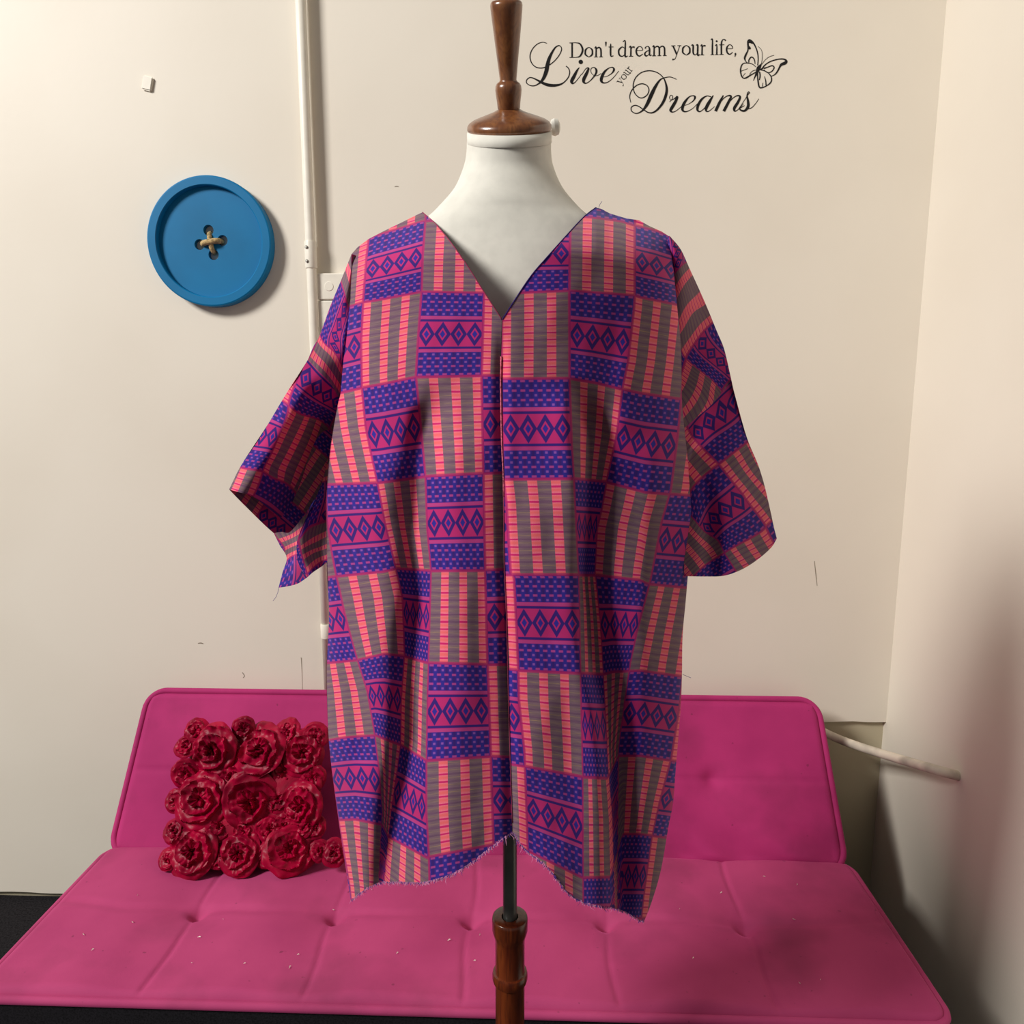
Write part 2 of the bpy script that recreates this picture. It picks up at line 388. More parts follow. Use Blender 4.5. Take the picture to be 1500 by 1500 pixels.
SER = {  # serif glyph strokes in a unit box; y up in x-heights
 'D': [[(.2,0,tk),(.2,1.5,tk)], [(0,0,tn),(.5,0,tn),(.8,.15,tk),(.97,.75,tk*1.15),(.8,1.35,tk),(.5,1.5,tn),(0,1.5,tn)]],
 'o': [[(.5,0,tn),(.12,.25,tk),(.08,.5,tk),(.14,.78,tk),(.5,1,tn),(.86,.78,tk),(.92,.5,tk),(.86,.22,tk),(.5,0,tn)]],
 'n': [[(.05,.9,tn),(.22,1,tk*.8),(.22,0,tk)], [(0,0,tn),(.42,0,tn)], [(.22,.78,tn),(.5,.98,tk*.8),(.72,.85,tk),(.78,.5,tk),(.78,0,tk)], [(.56,0,tn),(1,0,tn)]],
 "'": [[(.5,1.55,tk*1.1),(.5,1.3,tk*.8),(.5,1.05,.6)]],
 't': [[(.45,1.35,tn),(.42,1,tk),(.42,.25,tk),(.55,.03,tk*.7),(.95,.1,tn)], [(.05,1,tn),(.95,1,tn)]],
 'd': [[(.72,.8,tn),(.45,.98,tk*.6),(.15,.75,tk),(.08,.45,tk),(.18,.12,tk),(.45,.02,tk*.6),(.72,.2,tn)], [(.5,1.52,tn),(.74,1.6,tk*.7),(.74,.8,tk),(.74,0,tk),(1,.05,tn)]],
 'r': [[(.05,.9,tn),(.32,1,tk*.8),(.32,0,tk)], [(0,0,tn),(.7,0,tn)], [(.32,.7,tn),(.62,.96,tk*.6),(.92,.9,tk*1.2)]],
 'e': [[(.1,.58,tn),(.9,.6,tn),(.82,.88,tk*.6),(.5,1,tn),(.18,.8,tk*.9),(.08,.48,tk),(.22,.14,tk),(.55,.01,tk*.7),(.95,.22,tn)]],
 'a': [[(.15,.78,tk*1.1),(.3,.96,tn),(.55,.98,tk*.6),(.72,.75,tk),(.72,.2,tk),(.82,.03,tk*.6),(1,.12,tn)], [(.72,.6,tn),(.3,.45,tk*.6),(.1,.22,tk),(.25,.02,tk),(.5,.06,tn),(.72,.25,tn)]],
 'm': [[(.03,.9,tn),(.14,1,tk*.8),(.14,0,tk)], [(0,0,tn),(.28,0,tn)], [(.14,.78,tn),(.34,.98,tk*.8),(.48,.85,tk),(.5,.5,tk),(.5,0,tk)], [(.38,0,tn),(.63,0,tn)], [(.5,.78,tn),(.68,.98,tk*.8),(.83,.85,tk),(.86,.5,tk),(.86,0,tk)], [(.74,0,tn),(1,0,tn)]],
 'y': [[(.18,1,tk),(.55,.1,tk*1.05)], [(0,1,tn),(.42,1,tn)], [(.85,1,tn),(.55,.1,tn),(.38,-.35,tn),(.12,-.42,tk*1.2)], [(.62,1,tn),(1,1,tn)]],
 'u': [[(0,1,tn),(.22,1,tk),(.22,.3,tk),(.35,.05,tk*.8),(.55,.05,tn),(.76,.25,tn)], [(.55,1,tn),(.76,1,tk),(.76,0,tk),(1,.06,tn)]],
 'l': [[(.1,1.52,tn),(.5,1.6,tk*.7),(.5,.8,tk),(.5,0,tk)], [(.05,0,tn),(.95,0,tn)]],
 'i': [[(.1,.9,tn),(.5,1,tk*.7),(.5,0,tk)], [(.05,0,tn),(.95,0,tn)], [(.48,1.38,tk*1.25)]],
 'f': [[(.0,0,tn),(.65,0,tn)], [(.32,0,tk),(.32,1.1,tk),(.45,1.45,tk*.7),(.7,1.58,tn),(.95,1.42,tk*1.1)], [(.0,1,tn),(.75,1,tn)]],
 ',': [[(.4,.1,tk*1.2),(.6,.0,tk),(.35,-.28,.7)]]}
def serif(ch, x0, x1, base, xh, kw=1.0, rot=0, cxy=None):
    out = []
    for st in SER[ch]:
        s = []
        for gx, gy, wd in st:
            x = x0+gx*(x1-x0); y = base(x)-gy*xh
            if rot:
                dx, dy = x-cxy[0], y-cxy[1]; x = cxy[0]+dx*math.cos(rot)+dy*math.sin(rot); y = cxy[1]-dx*math.sin(rot)+dy*math.cos(rot)
            s.append((x, y, wd*kw))
        out.append(s)
    return out
wq = wallpt(945, 165)
dec = empty('wall_lettering', (wq[0], WY, wq[2]), "black vinyl quote on the wall reading Don't dream your life, Live your Dreams", 'wall decal')
pb = lambda x: 84.0-(x-840)*.0195
W1 = [('D',834,854),('o',856.3,868.7),('n',870.2,883.2),("'",885,890),('t',891,899),('d',905,919.5),('r',921,930.2),('e',931,942),('a',943.2,954.5),('m',955,976.5),('y',983,998),('o',999,1011.5),('u',1012.5,1025),('r',1025.6,1034),('l',1040.5,1046.5),('i',1047,1052.8),('f',1053.5,1063.5),('e',1063.5,1073.8),(',',1075,1079)]
WORDS = [W1[0:5], W1[5:10], W1[10:14], W1[14:19]]
for wd in WORDS:
    par = None
    for ch, x0, x1 in wd:
        frombm('letter', ribbon(serif(ch, x0, x1, pb, 14.2)), M['decal'], dec, False)
for gly, ox, oy, k in ((LIVE, 760, 40, 7.5), (DREAMS, 900, 90, 6.818)):
    for ch, st in gly.items():
        frombm('script_letter', ribbon(scaled(st, ox, oy, k, 1.1)), M['decal'], dec, False)
cxy = (909, 125); xs = 909.0
for ch, x0, x1 in (('y', 0, 9), ('o', 9, 16.5), ('u', 16.8, 24.3), ('r', 24.6, 30)):
    frombm('letter', ribbon(serif(ch, xs+x0, xs+x1, lambda x: 125.0, 7.6, .5, math.radians(52), cxy)), M['decal'], dec, False)
BF = [[(550,800,24),(562,650,24),(545,500,26),(500,370,30),(440,270,38),(370,212,34),(328,235,34),(325,300,40),(330,380,36),(322,460,30),(280,550,42),(250,630,42),(270,700,22),(315,740,16)],
 [(345,250,70),(385,262,50),(430,300,14)], [(340,350,30),(358,395,60),(385,420,40)], [(345,735,22),(350,670,28),(400,610,28),(450,630,28),(480,690,24),(490,770,14)],
 [(510,835,16),(430,772,18),(330,747,20),(230,752,22),(180,800,28),(155,890,32),(160,980,32),(185,1060,30),(230,1098,26),(300,1080,34),(380,1030,30),(470,980,24),(525,945,24)],
 [(170,932,12),(320,875,8)], [(205,1055,12),(265,978,8)], [(360,1012,12),(420,940,14),(505,905,14)],
 [(640,760,16),(605,815,60),(570,870,92),(540,950,66),(495,1050,34),(450,1155,12)],
 [(590,900,30),(650,882,36),(700,812,28),(790,740,26),(900,690,26),(1050,655,28),(1160,658,34),(1212,700,56),(1185,745,74),(1100,782,62),(1060,840,40),(1030,900,36),(980,980,32),(920,1030,22),(850,1052,14)],
 [(690,872,34),(780,842,24),(880,808,26),(930,838,26),(910,900,26),(860,950,24),(780,968,20),(690,905,22)],
 [(620,905,18),(720,932,20),(800,980,24),(860,1060,26),(872,1140,30),(840,1210,30),(760,1270,26),(680,1308,28),(612,1318,32),(580,1280,34),(562,1180,36),(550,1080,28),(550,960,24)],
 [(595,950,30),(606,1040,30),(590,1140,22)], [(708,1055,14),(735,1150,24),(745,1262,26)], [(672,1200,10),(660,1290,18)],
 [(640,760,11),(657,600,11),(640,450,11),(560,362,9)], [(650,775,10),(720,680,10),(820,602,10),(930,565,10)]]
bq = wallpt(1118, 130)
bfe = empty('butterfly_decal', (bq[0], WY, bq[2]), 'black outline butterfly decal on the wall right of the lettering', 'wall decal')
NAMES = ['wing']*8+['body']+['wing']*6+['antenna']*2
for grp, nm in ((BF[0:4], 'wing'), (BF[4:8], 'wing'), ([BF[8]], 'body'), (BF[9:11], 'wing'), (BF[11:15], 'wing'), ([BF[15]], 'antenna'), ([BF[16]], 'antenna')):
    frombm(nm, ribbon(scaled(grp, 1075, 45, 15.79)), M['decal'], bfe, False)

for st in ([(441,964,1.6),(441.5,966,1.2),(442.5,990,.7),(443,1010,.6)], [(290,942.5,1.2),(294,942,1.6),(298,943,1.0)], [(578,273.5,1.0),(581,273,1.4),(584,273.5,.9)], [(1193,822,1.0),(1195,840,1.3),(1197,858,.8)], [(355,985,.9),(358,990,1.1),(356,993,.8)]):
    frombm('scuff', ribbon([st], .0003), M['scuff'], wb, False)
# ------------------------------------------------------------------ sofa
SX0, SX1, SY0, SY1, SZ = -1.082, 0.768, 1.222, 1.690, 0.375
sofa = empty('futon_sofa', ((SX0+SX1)/2, (SY0+SY1)/2, 0), 'hot pink velvet armless futon sofa against the wall', 'sofa')
TX = [-.755, -.445, -.142, .155, .457]
def pad(name, w_, h_, nx, ny, T, cr, re, relief, place, mat):
    """cushion panel: grid with rounded corners and edges; relief(x,y) adds height; place maps local to world"""
    vs = []; idx = {}
    for j in range(ny+1):
        for i in range(nx+1):
            # denser near borders
            u = i/nx*2-1; v = j/ny*2-1
            u = math.copysign(1-(1-abs(u))**1.25, u); v = math.copysign(1-(1-abs(v))**1.25, v)
            x, y = u*w_/2, v*h_/2
            e = min(w_/2-abs(x), h_/2-abs(y))
            qx, qy = abs(x)-(w_/2-cr), abs(y)-(h_/2-cr)
            X_, Y_ = x, y
            if qx > 0 and qy > 0:
                a, b = qx/cr, qy/cr
                X_ = math.copysign(w_/2-cr+cr*a*math.sqrt(1-b*b/2), x); Y_ = math.copysign(h_/2-cr+cr*b*math.sqrt(1-a*a/2), y)
            k = min(1, e/re); z = T-re*(1-math.sqrt(max(0, 1-(1-k)**2)))
            z += relief(x, y)*min(1, e/(re*1.2))
            vs.append(place(X_, Y_, z))
    W_ = nx+1; fs = [(j*W_+i, j*W_+i+1, (j+1)*W_+i+1, (j+1)*W_+i) for j in range(ny) for i in range(nx)]
    bord = [i for i in range(nx+1)]+[j*W_+nx for j in range(1, ny+1)]+[ny*W_+i for i in range(nx-1, -1, -1)]+[j*W_ for j in range(ny-1, 0, -1)]
    base = len(vs); loc = []
    for b_ in bord: loc.append(b_)
    inv = []
    for n_, b_ in enumerate(bord):
        i, j = b_ % W_, b_//W_
        u = i/nx*2-1; v = j/ny*2-1
        x, y = u*w_/2, v*h_/2; u = math.copysign(1-(1-abs(u))**1.25, u); v = math.copysign(1-(1-abs(v))**1.25, v); x, y = u*w_/2, v*h_/2
        qx, qy = abs(x)-(w_/2-cr), abs(y)-(h_/2-cr)
        X_, Y_ = x, y
        if qx > 0 and qy > 0:
            a, b = qx/cr, qy/cr
            X_ = math.copysign(w_/2-cr+cr*a*math.sqrt(max(0, 1-b*b/2)), x); Y_ = math.copysign(h_/2-cr+cr*b*math.sqrt(max(0, 1-a*a/2)), y)
        vs.append(place(X_, Y_, 0))
    nb = len(bord)
    for n_ in range(nb): fs.append((bord[(n_+1) % nb], bord[n_], base+n_, base+(n_+1) % nb))
    fs.append(tuple(base+n_ for n_ in range(nb-1, -1, -1)))
    return mesh(name, vs, fs, mat, sofa)
def rrect(w_, h_, cr, n=10):
    pts = []
    for cx, cy, a0 in ((w_/2-cr, h_/2-cr, 0), (-w_/2+cr, h_/2-cr, 90), (-w_/2+cr, -h_/2+cr, 180), (w_/2-cr, -h_/2+cr, 270)):
        for k in range(n+1):
            t = math.radians(a0+90*k/n); pts.append((cx+cr*math.cos(t), cy+cr*math.sin(t)))
    out = []
    for i, p in enumerate(pts):
        q_ = pts[(i+1) % len(pts)]; L = math.hypot(q_[0]-p[0], q_[1]-p[1]); m_ = max(1, int(L/.03))
        out += [(p[0]+(q_[0]-p[0])*k/m_, p[1]+(q_[1]-p[1])*k/m_) for k in range(m_)]
    return out
smx, smy = (SX0+SX1)/2, (SY0+SY1)/2; sw, sh = SX1-SX0, SY1-SY0
def seat_relief(x, y):
    wx, wy = x+smx, y+smy; z = 0
    ty = 1.468
    for i, tx in enumerate(TX):
        d = math.hypot(wx-tx, (wy-ty)*1.0); z -= .022*math.exp(-(d/.018)**2)+.018*math.exp(-(d/.075)**2)
        g = math.exp(-((wx-tx-.006*math.sin(wy*20+i))/.0055)**2)
        z -= .0042*g*(.4+.6*min(1, abs(wy-ty)/.1))
        # pull lines towards the neighbours
    z -= .004*math.exp(-((wy-ty-.012*math.cos((wx-TX[0])*2*math.pi/.303))/.012)**2)
    z += .006*(math.cos((wx-TX[0])*2*math.pi/.303+math.pi)*.5+.5)
    z += .005*noise.noise(Vector((wx*3, wy*3, 0)))+.0016*noise.noise(Vector((wx*14, wy*11, 2)))
    return z
pad('seat', sw, sh, 420, 110, .050, .04, .016, seat_relief, lambda x, y, z: (x+smx, y+smy, SZ-.045+z), M['pinkseat'])
tube('piping', [(x+smx, y+smy, SZ-.010) for x, y in rrect(sw+.006, sh+.006, .042)], .0085, M['pinkseat'], sofa, 10, True)
box('base', (SX0+.006, SY0+.004, .13), (SX1-.006, SY1-.01, SZ-.0455), M['base'], sofa, .006)
box('base_front', (SX0-.003, SY0-.006, .13), (SX1+.003, SY0+.006, SZ-.019), M['base'], sofa, .002)
for bx_ in (SX0, SX1): box('base_side', (bx_-.005, SY0, .13), (bx_+.005, SY1-.01, SZ-.019), M['base'], sofa, .002)
for lx in (SX0+.12, SX1-.12):
    for ly in (SY0+.08, SY1-.06):
        lathe('leg', [(.014, 0), (.02, .131)], M['steel'], sofa, 16, (lx, ly, 0))
# reclined backrest
BD = Vector((0, .545, .838)).normalized(); BN = Vector((0, -BD.z, BD.y)); BH = .405; BO = Vector((smx-.002, 1.672, SZ-.008))
def bplace(x, y, z):
    return tuple(BO+Vector((x*(1-.012*(y/BH+.5)), 0, 0))+BD*(y+BH/2)+BN*(z-.085))
def back_relief(x, y):
    wx = x+smx; z = 0
    for i, tx in enumerate(TX):
        d = math.hypot(wx-tx, y+.0); z -= .012*math.exp(-(d/.02)**2)+.008*math.exp(-(d/.06)**2)
    z -= .0025*math.exp(-((y-.0)/.006)**2)
    z += .006*noise.noise(Vector((wx*2.6, y*4, 7)))
    b_ = max(0, (-y-.10)/.1)
    z += .011*b_*math.sin(wx*34+y*42+1.5*noise.noise(Vector((wx*5, y*5, 1))))*max(0, min(1, (wx-.05)/.3))
    return z
pad('backrest', sw-.016, BH, 240, 70, .085, .045, .02, back_relief, bplace, M['pink'])
tube('piping', [bplace(x, y, .072) for x, y in rrect(sw-.008, BH+.008, .05)], .0085, M['pink'], sofa, 10, True)
# lint on the seat
vs, fs = [], []
for k in range(26):
    x = random.uniform(SX0+.1, SX1-.05); y = random.uniform(SY0+.04, SY1-.06); L = random.uniform(.0015, .0045); a = random.uniform(0, 3.1)
    z = SZ+.0075+seat_relief(x-smx, y-smy); i = len(vs); c, s = math.cos(a)*L, math.sin(a)*L
    vs += [(x-c, y-s, z), (x+c, y+s, z), (x+c*.4-s*.4, y+s*.4+c*.4, z+.0016), (x-s*.3, y+c*.3, z-.0006)]
    fs += [(i, i+1, i+2), (i, i+2, i+3), (i+1, i+3, i+2)]
tag(mesh('lint', vs, fs, M['white'], None, False), 'tiny white lint specks scattered on the pink sofa seat', 'lint', kind='stuff')

# ------------------------------------------------------------------ rosette cushion
c0 = Vector((0, 1.575, .398)); 
def cpt(X_, Y_, off=0.0):           # crop pixels of the cushion -> point on its front plane
    d = Vector(ray(225+X_/5.263, 1040+Y_/5.263)); t = ((c0-Vector(CAM)).dot(BN)-0)/d.dot(BN); return Vector(CAM)+d*t+BN*off
cb = cpt(700, 1200)
cush = empty('rosette_cushion', (cb.x, cb.y, SZ+.01), 'square crimson satin cushion covered in ribbon roses on the sofa', 'cushion')
TL, TR, BL_, BR_ = cpt(255, 120), cpt(1290, 150), cpt(110, 1180), cpt(1270, 1150)
def cushion_pt(u, v, z): return TL*(1-u)*(1-v)+TR*u*(1-v)+BL_*(1-u)*v+BR_*u*v+BN*z
vs, fs = [], []; n = 30
for side in (1, -1):
    for j in range(n+1):
        for i in range(n+1):
            u, v = i/n, j/n; pf = (max(0, 1-(2*u-1)**4)*max(0, 1-(2*v-1)**4))**.5
            pin = .025*((2*u-1)**2*(1-(2*v-1)**2)); pv = .03*((2*v-1)**2*(1-(2*u-1)**2))
            uu = u+(.5-u)*pin*2; vv = v+(.5-v)*pv*2
            zz = -.045+side*.05*pf if side > 0 else -.045-.04*pf
            vs.append(cushion_pt(uu, vv, zz))
W_ = n+1; o2 = W_*W_
for j in range(n):
    for i in range(n):
        a = j*W_+i; fs.append((a, a+W_, a+W_+1, a+1)); fs.append((o2+a, o2+a+1, o2+a+W_+1, o2+a+W_))
oc = mesh('cushion_body', vs, fs, M['satin'], cush)
ROS = [(465,310,165),(815,310,178),(1150,330,142),(375,690,182),(760,720,188),(1130,740,152),(310,1085,165),(660,1105,142),(1060,1070,160),
 (330,160,75),(600,520,85),(1000,480,78),(250,490,85),(165,700,70),(155,930,75),(510,900,85),(900,920,85),(1030,160,82),(1240,200,84),(690,140,70),(245,280,70),(110,1150,66),(1390,1100,80),(1275,1085,64),(1230,520,76),(1240,900,70),(860,1120,76),(490,1140,66),(200,1120,60),(880,520,60),(560,740,50),(600,330,66),(965,350,74),(960,680,84),(690,935,74),(1000,890,84),(1190,590,84),(420,510,60),(770,510,70),(1150,900,70),(420,920,66)]
def rosette(cx, cy, rp, seed):
    c = cpt(cx, cy, .012 if rp > 100 else .008); R = (cpt(cx+rp, cy)-cpt(cx, cy)).length*(1.22 if rp > 100 else 1.3)
    ex = Vector((1, 0, 0)); ey = BD; big = rp > 100
    rnd = random.Random(seed); ph = rnd.uniform(0, 6.28); turns = 3.3 if big else 2.2
    nr, na = (44, 72) if big else (24, 40); vs, fs = [], []
    tilt = Vector((rnd.uniform(-.3, .3), rnd.uniform(-.3, .3)))
    for j in range(nr+1):
        q_ = j/nr
        for i in range(na):
            t = 2*math.pi*i/na
            nz = noise.noise(Vector((math.cos(t)*1.3+seed, math.sin(t)*1.3, q_*1.5)))
            nz2 = noise.noise(Vector((math.cos(t)*3.1+seed*1.7, math.sin(t)*3.1, q_*4)))
            s = q_*turns+t/(2*math.pi)+ph+.6*nz+.3*nz2
            saw = s-math.floor(s)
            hh = R*(.26*(1-q_**2.2)+.05)+R*.30*(saw**2.0)*(1-.25*q_)*(.55+.9*abs(nz2+.3))-R*.06*math.exp(-(q_/.12)**2)
            hh *= max(0, 1-q_**8*.9)
            rr = R*q_*(1+.10*nz*q_+.05*nz2)
            x, y = rr*math.cos(t), rr*math.sin(t)
            hh += (tilt.x*x+tilt.y*y)
            vs.append(c+ex*x+ey*y*1.02+BN*(hh-.012))
    for j in range(nr):
        for i in range(na): fs.append((j*na+i, j*na+(i+1) % na, (j+1)*na+(i+1) % na, (j+1)*na+i))
    o = mesh('ribbon_rose', vs, fs, M['satin'], cush)
    autosmooth(o, 50)
for k, (x, y, r) in enumerate(ROS): rosette(x, y, r, k*3.7+1)

# ------------------------------------------------------------------ dress form
AX, AY = -.037, 1.0
form = empty('dress_form', (AX, AY, 0), 'white dress form with turned wooden neck finial and post under the tunic', 'dress form')
SEC = [  # z, centre x, centre y, rx, ry, tilt(dy/dz slope of section), 
 (1.837, AX-.001, .993, .0528, .0528, .42), (1.826, AX-.0015, .995, .0532, .0535, .40), (1.812, AX-.002, .998, .0540, .055, .33), (1.797, AX-.0025, 1.0, .0575, .057, .26), (1.772, AX-.0025, 1.0, .0690, .062, .15),
 (1.750, AX-.003, 1.0, .0880, .066, .08), (1.737, AX-.003, 1.0, .1020, .067, .04), (1.722, AX-.003, 1.0, .122, .069, 0), (1.70, AX, 1.0, .142, .073, 0), (1.67, AX, 1.0, .158, .080, 0), (1.62, AX, 1.0, .166, .090, 0), (1.55, AX, 1.0, .166, .095, 0),
 (1.46, AX, 1.0, .16, .095, 0), (1.36, AX, 1.0, .15, .092, 0), (1.24, AX, 1.0, .135, .085, 0), (1.12, AX, 1.0, .15, .095, 0), (1.02, AX, 1.0, .155, .095, 0), (.97, AX, 1.0, .15, .09, 0), (.955, AX, 1.0, .13, .075, 0)]
SEC2 = catmull(SEC, 4); vs, fs = [], []; n = 64
for z, cx, cy, rx, ry, sl in SEC2:
    for i in range(n):
        t = 2*math.pi*i/n; x = rx*math.cos(t); y = ry*math.sin(t)
        vs.append((cx+x, cy+y, z+sl*y))
for j in range(len(SEC2)-1):
    for i in range(n): fs.append((j*n+i, (j+1)*n+i, (j+1)*n+(i+1) % n, j*n+(i+1) % n))
fs.append(tuple(range(n))); fs.append(tuple((len(SEC2)-1)*n+i for i in range(n-1, -1, -1)))
mesh('torso', vs, fs, M['form'], form)
# neck band
vs, fs = [], []
for r_, z_ in ((.0528, 1.8235), (.05335, 1.824), (.05335, 1.836), (.0520, 1.8365)):
    for i in range(n):
        t = 2*math.pi*i/n; y = r_*math.sin(t); vs.append((AX-.001+r_*math.cos(t), .9935+y, z_+.41*y))
for j in range(3):
    for i in range(n): fs.append((j*n+i, j*n+(i+1) % n, (j+1)*n+(i+1) % n, (j+1)*n+i))
mesh('neck_band', vs, fs, M['form'], form)
# finial, leaning a little towards the viewer with the neck
TILT = math.radians(23); fax = Vector((-.012, -math.sin(TILT), math.cos(TILT))).normalized(); f0 = Vector((AX-.001, .992, 1.843))
def along(py):           # distance along the finial axis that shows at photo row py
    lo, hi = -.05, .4
    for _ in range(50):
        m_ = (lo+hi)/2; P = np.array(f0+fax*m_)-CAM; y = 750-FPX*(P@UP)/(P@FW)
        if y > py: lo = m_
        else: hi = m_
    P = np.array(f0+fax*lo)-CAM; return lo, (P@FW)/FPX
def prof_px(lst):
    out = []
    for py, rpx in lst:
        s, k = along(py); out.append((rpx*k, s))
    return out
lathe('neck_cap', prof_px([(195.5, 20), (195, 56), (193, 60), (189, 62), (184, 61.6), (179.5, 58.8), (175, 52), (171, 42), (167, 31), (163.5, 22), (160, 16), (159, 8)]), M['wood'], form, 56, f0, fax, 50)
lathe('finial', prof_px([(161, 15.5), (158, 16.6), (150, 17.2), (140, 18.6), (132, 19.4), (126, 18.8), (122, 16.8), (119.5, 13.5), (117, 12.3), (95, 14.6), (60, 18.6), (30, 21.8), (14, 23.4), (8, 23.8), (4, 23.0), (1, 20.5), (0, 16), (-1, 8)]), M['wood'], form, 48, f0, fax, 50)
lk = PY(817, 187, 1.03)
lathe('neck_knob', [(.004, 0), (.009, .002), (.0105, .006), (.009, .011), (.004, .013)], M['form'], form, 20, (lk[0]-.010, lk[1], lk[2]), (1, 0, .1))
# pole and post
pz = PY(747, 1342, AY)[2]
lathe('pole', [(.0105, pz-.05), (.0105, 1.0)], M['steel'], form, 32, (AX-.001, AY, 0))
K = 1.115/FPX
lathe('post', [(.02, .03), (.022, pz-.20), (.0225, pz-.110), (.0228, pz-.1085), (.0256, pz-.1075), (.0268, pz-.103), (.0268, pz-.097), (.0256, pz-.0925), (.0228, pz-.0915), (.0222, pz-.089), (.0222, pz-.040), (.0228, pz-.036), (.0244, pz-.030), (.0266, pz-.022), (.0268, pz-.006), (.0262, pz-.001), (.0250, pz), (.0125, pz), (.0125, pz-.01)], M['woodred'], form, 48, (AX-.001, AY, 0), ang=45)
for k in range(3):
    t = math.radians(90+120*k); d = Vector((math.cos(t), math.sin(t), 0)); b0 = Vector((AX, AY, 0))
    tube('leg', [b0+Vector((0, 0, .14)), b0+d*.05+Vector((0, 0, .12)), b0+d*.11+Vector((0, 0, .06)), b0+d*.17+Vector((0, 0, .018))], [.016, .016, .014, .016], M['woodred'], form, 12)

# ------------------------------------------------------------------ the tunic
tun = empty('tunic', (AX, AY, .80), 'purple and coral kente-print V-neck tunic with wide sleeves on the dress form', 'tunic')
def xof(tab): 
    tab = sorted(tab); ks = np.array([t[0] for t in tab], float); vsx = np.array([t[1] for t in tab], float)
    def f_(q_):
        q_ = np.asarray(q_, float); r = np.interp(q_, ks, vsx)
        r = np.where(q_ < ks[0], vsx[0], r); return r
    return f_
L_ = {5.3: [(305,738),(470,735),(555,733),(640,735),(700,737.5),(750,738),(835,739),(900,742),(962,743.5),(1025,745),(1112,747.5),(1217,750),(1330,753)],
 5: [(305,712),(430,709),(550,705.5),(692,708),(835,710.5),(972,714),(1107,719),(1235,723),(1330,727)],
 4: [(310,624),(375,619),(425,617.5),(487,613),(550,609),(600,614),(697,623),(775,625.5),(835,631),(970,627),(1025,625.5),(1112,624),(1187,624),(1257,628),(1330,630)],
 3: [(330,545),(345,541),(375,537),(440,532),(500,529),(567,530),(625,535.5),(662,543),(708,553),(770,565),(790,570),(832,580),(875,590),(925,592),(960,593),(1025,588),(1088,587),(1125,582),(1175,574),(1225,568),(1285,562),(1330,560)],
 2: [(330,455),(440,447),(567,447),(650,462),(707,477),(762,479),(805,485),(842,492),(900,505),(930,513),(965,523),(1012,538),(1050,545),(1080,550),(1137,557),(1192,561),(1240,558),(1330,554)],
 1: [(330,365),(567,360),(707,395),(847,425),(900,440),(970,462),(1077,468),(1110,482),(1197,495),(1300,513),(1330,516)]}
R_ = {-1: [(450,270),(735,210)], 0: [(480,374),(520,358),(548,346),(570,339),(590,333),(618,324),(735,318)],
 1: [(480,458),(500,452),(532,442.5),(563,437.5),(617,427),(709,429),(735,430)], 2: [(470,582),(500,575),(530,568),(563,562),(610,552),(706,550),(735,550)],
 3: [(470,712),(480,710),(553,707.5),(623,698),(708,693.5),(740,692)], 4: [(470,848),(494,844),(563,837),(580,833),(630,836),(710,835.5),(740,834)],
 5: [(470,972),(523,967),(563,958),(592,961),(627,971),(714,973.5),(745,973)], 6: [(470,1086),(508,1080),(550,1077),(563,1082),(587,1091),(624,1114),(719,1108),(747,1109)],
 7: [(480,1202),(520,1200),(560,1208),(568,1225),(625,1256),(723,1237),(750,1235)], 8: [(480,1318),(560,1330),(625,1392),(750,1368)]}
M_ = {4.9999: [(305,735),(470,735),(555,734),(700,737),(740,742),(762,743),(840,748),(845,753),(925,757),(975,759),(1025,760),(1100,768),(1150,770),(1242,773),(1340,776)],
 6: [(305,836),(350,835),(430,834),(554,834.5),(650,838),(703,841.5),(775,845),(842,848.5),(900,850),(986,851),(1060,852.5),(1130,854),(1285,854.5),(1340,855)],
 7: [(305,930),(335,930),(432,930),(450,929),(530,920),(567,912),(637,903),(700,889),(745,881),(775,874),(837,871),(912,879),(975,883),(1075,889),(1120,891),(1200,898),(1340,902)],
 8: [(305,1020),(445,1012),(583,998),(637,993),(717,983),(762,970),(850,953),(925,933),(970,923),(1037,913),(1095,905),(1225,904),(1340,903)],
 9: [(305,1110),(583,1090),(717,1062),(860,1020),(990,1000),(1037,995),(1112,983),(1175,966),(1225,955),(1312,943),(1340,940)],
 10: [(305,1200),(583,1170),(860,1110),(990,1085),(1112,1060),(1225,1020),(1340,1000)]}
RR = {-1: [(735,210),(1000,230)], 0: [(735,314),(863,318),(882,320),(910,324),(925,329),(957,337),(985,347),(1010,356)],
 1: [(735,431),(773,428),(834,425.5),(930,432.5),(938,435),(988,445),(1010,450)], 2: [(733,555),(834,554),(870,560),(913,570.5),(938,576),(998,585),(1015,588)],
 3: [(735,702),(839,701),(888,706),(945,721),(1010,726),(1020,727)], 4: [(735,842),(748,842),(848,842),(873,842.5),(938,850),(948,855),(1008,861)],
 5: [(743,980),(759,982),(850,986),(882,988),(896,984),(938,982.5),(999,991)], 6: [(745,1119),(770,1123),(854,1138),(890,1140),(906,1107),(938,1107),(988,1115)],
 7: [(748,1236),(775,1247),(854,1286),(894,1285),(912,1222),(938,1222),(985,1228)], 8: [(748,1370),(854,1420),(894,1420),(912,1345),(985,1345)]}
def uvmap(Ls, Rs):
    Lk = sorted(Ls); Lf = [xof(Ls[k]) for k in Lk]; Rk = sorted(Rs); Rf = [xof(Rs[k]) for k in Rk]
    def run(coord, funcs, keys, other):
        Q = np.array([f_(other) for f_ in funcs]); out = np.zeros(len(coord)); keys = np.array(keys, float)
        n_ = len(keys)
        for i in range(n_-1):
            a, b = Q[i], Q[i+1]; t = (coord-a)/np.maximum(b-a, 1e-3)
            m_ = ((coord >= a) | (i == 0)) & ((coord < b) | (i == n_-2))
            out = np.where(m_, keys[i]+t*(keys[i+1]-keys[i]), out)
        return out
    return lambda x, y: (run(x, Lf, Lk, y), run(y, Rf, Rk, x))
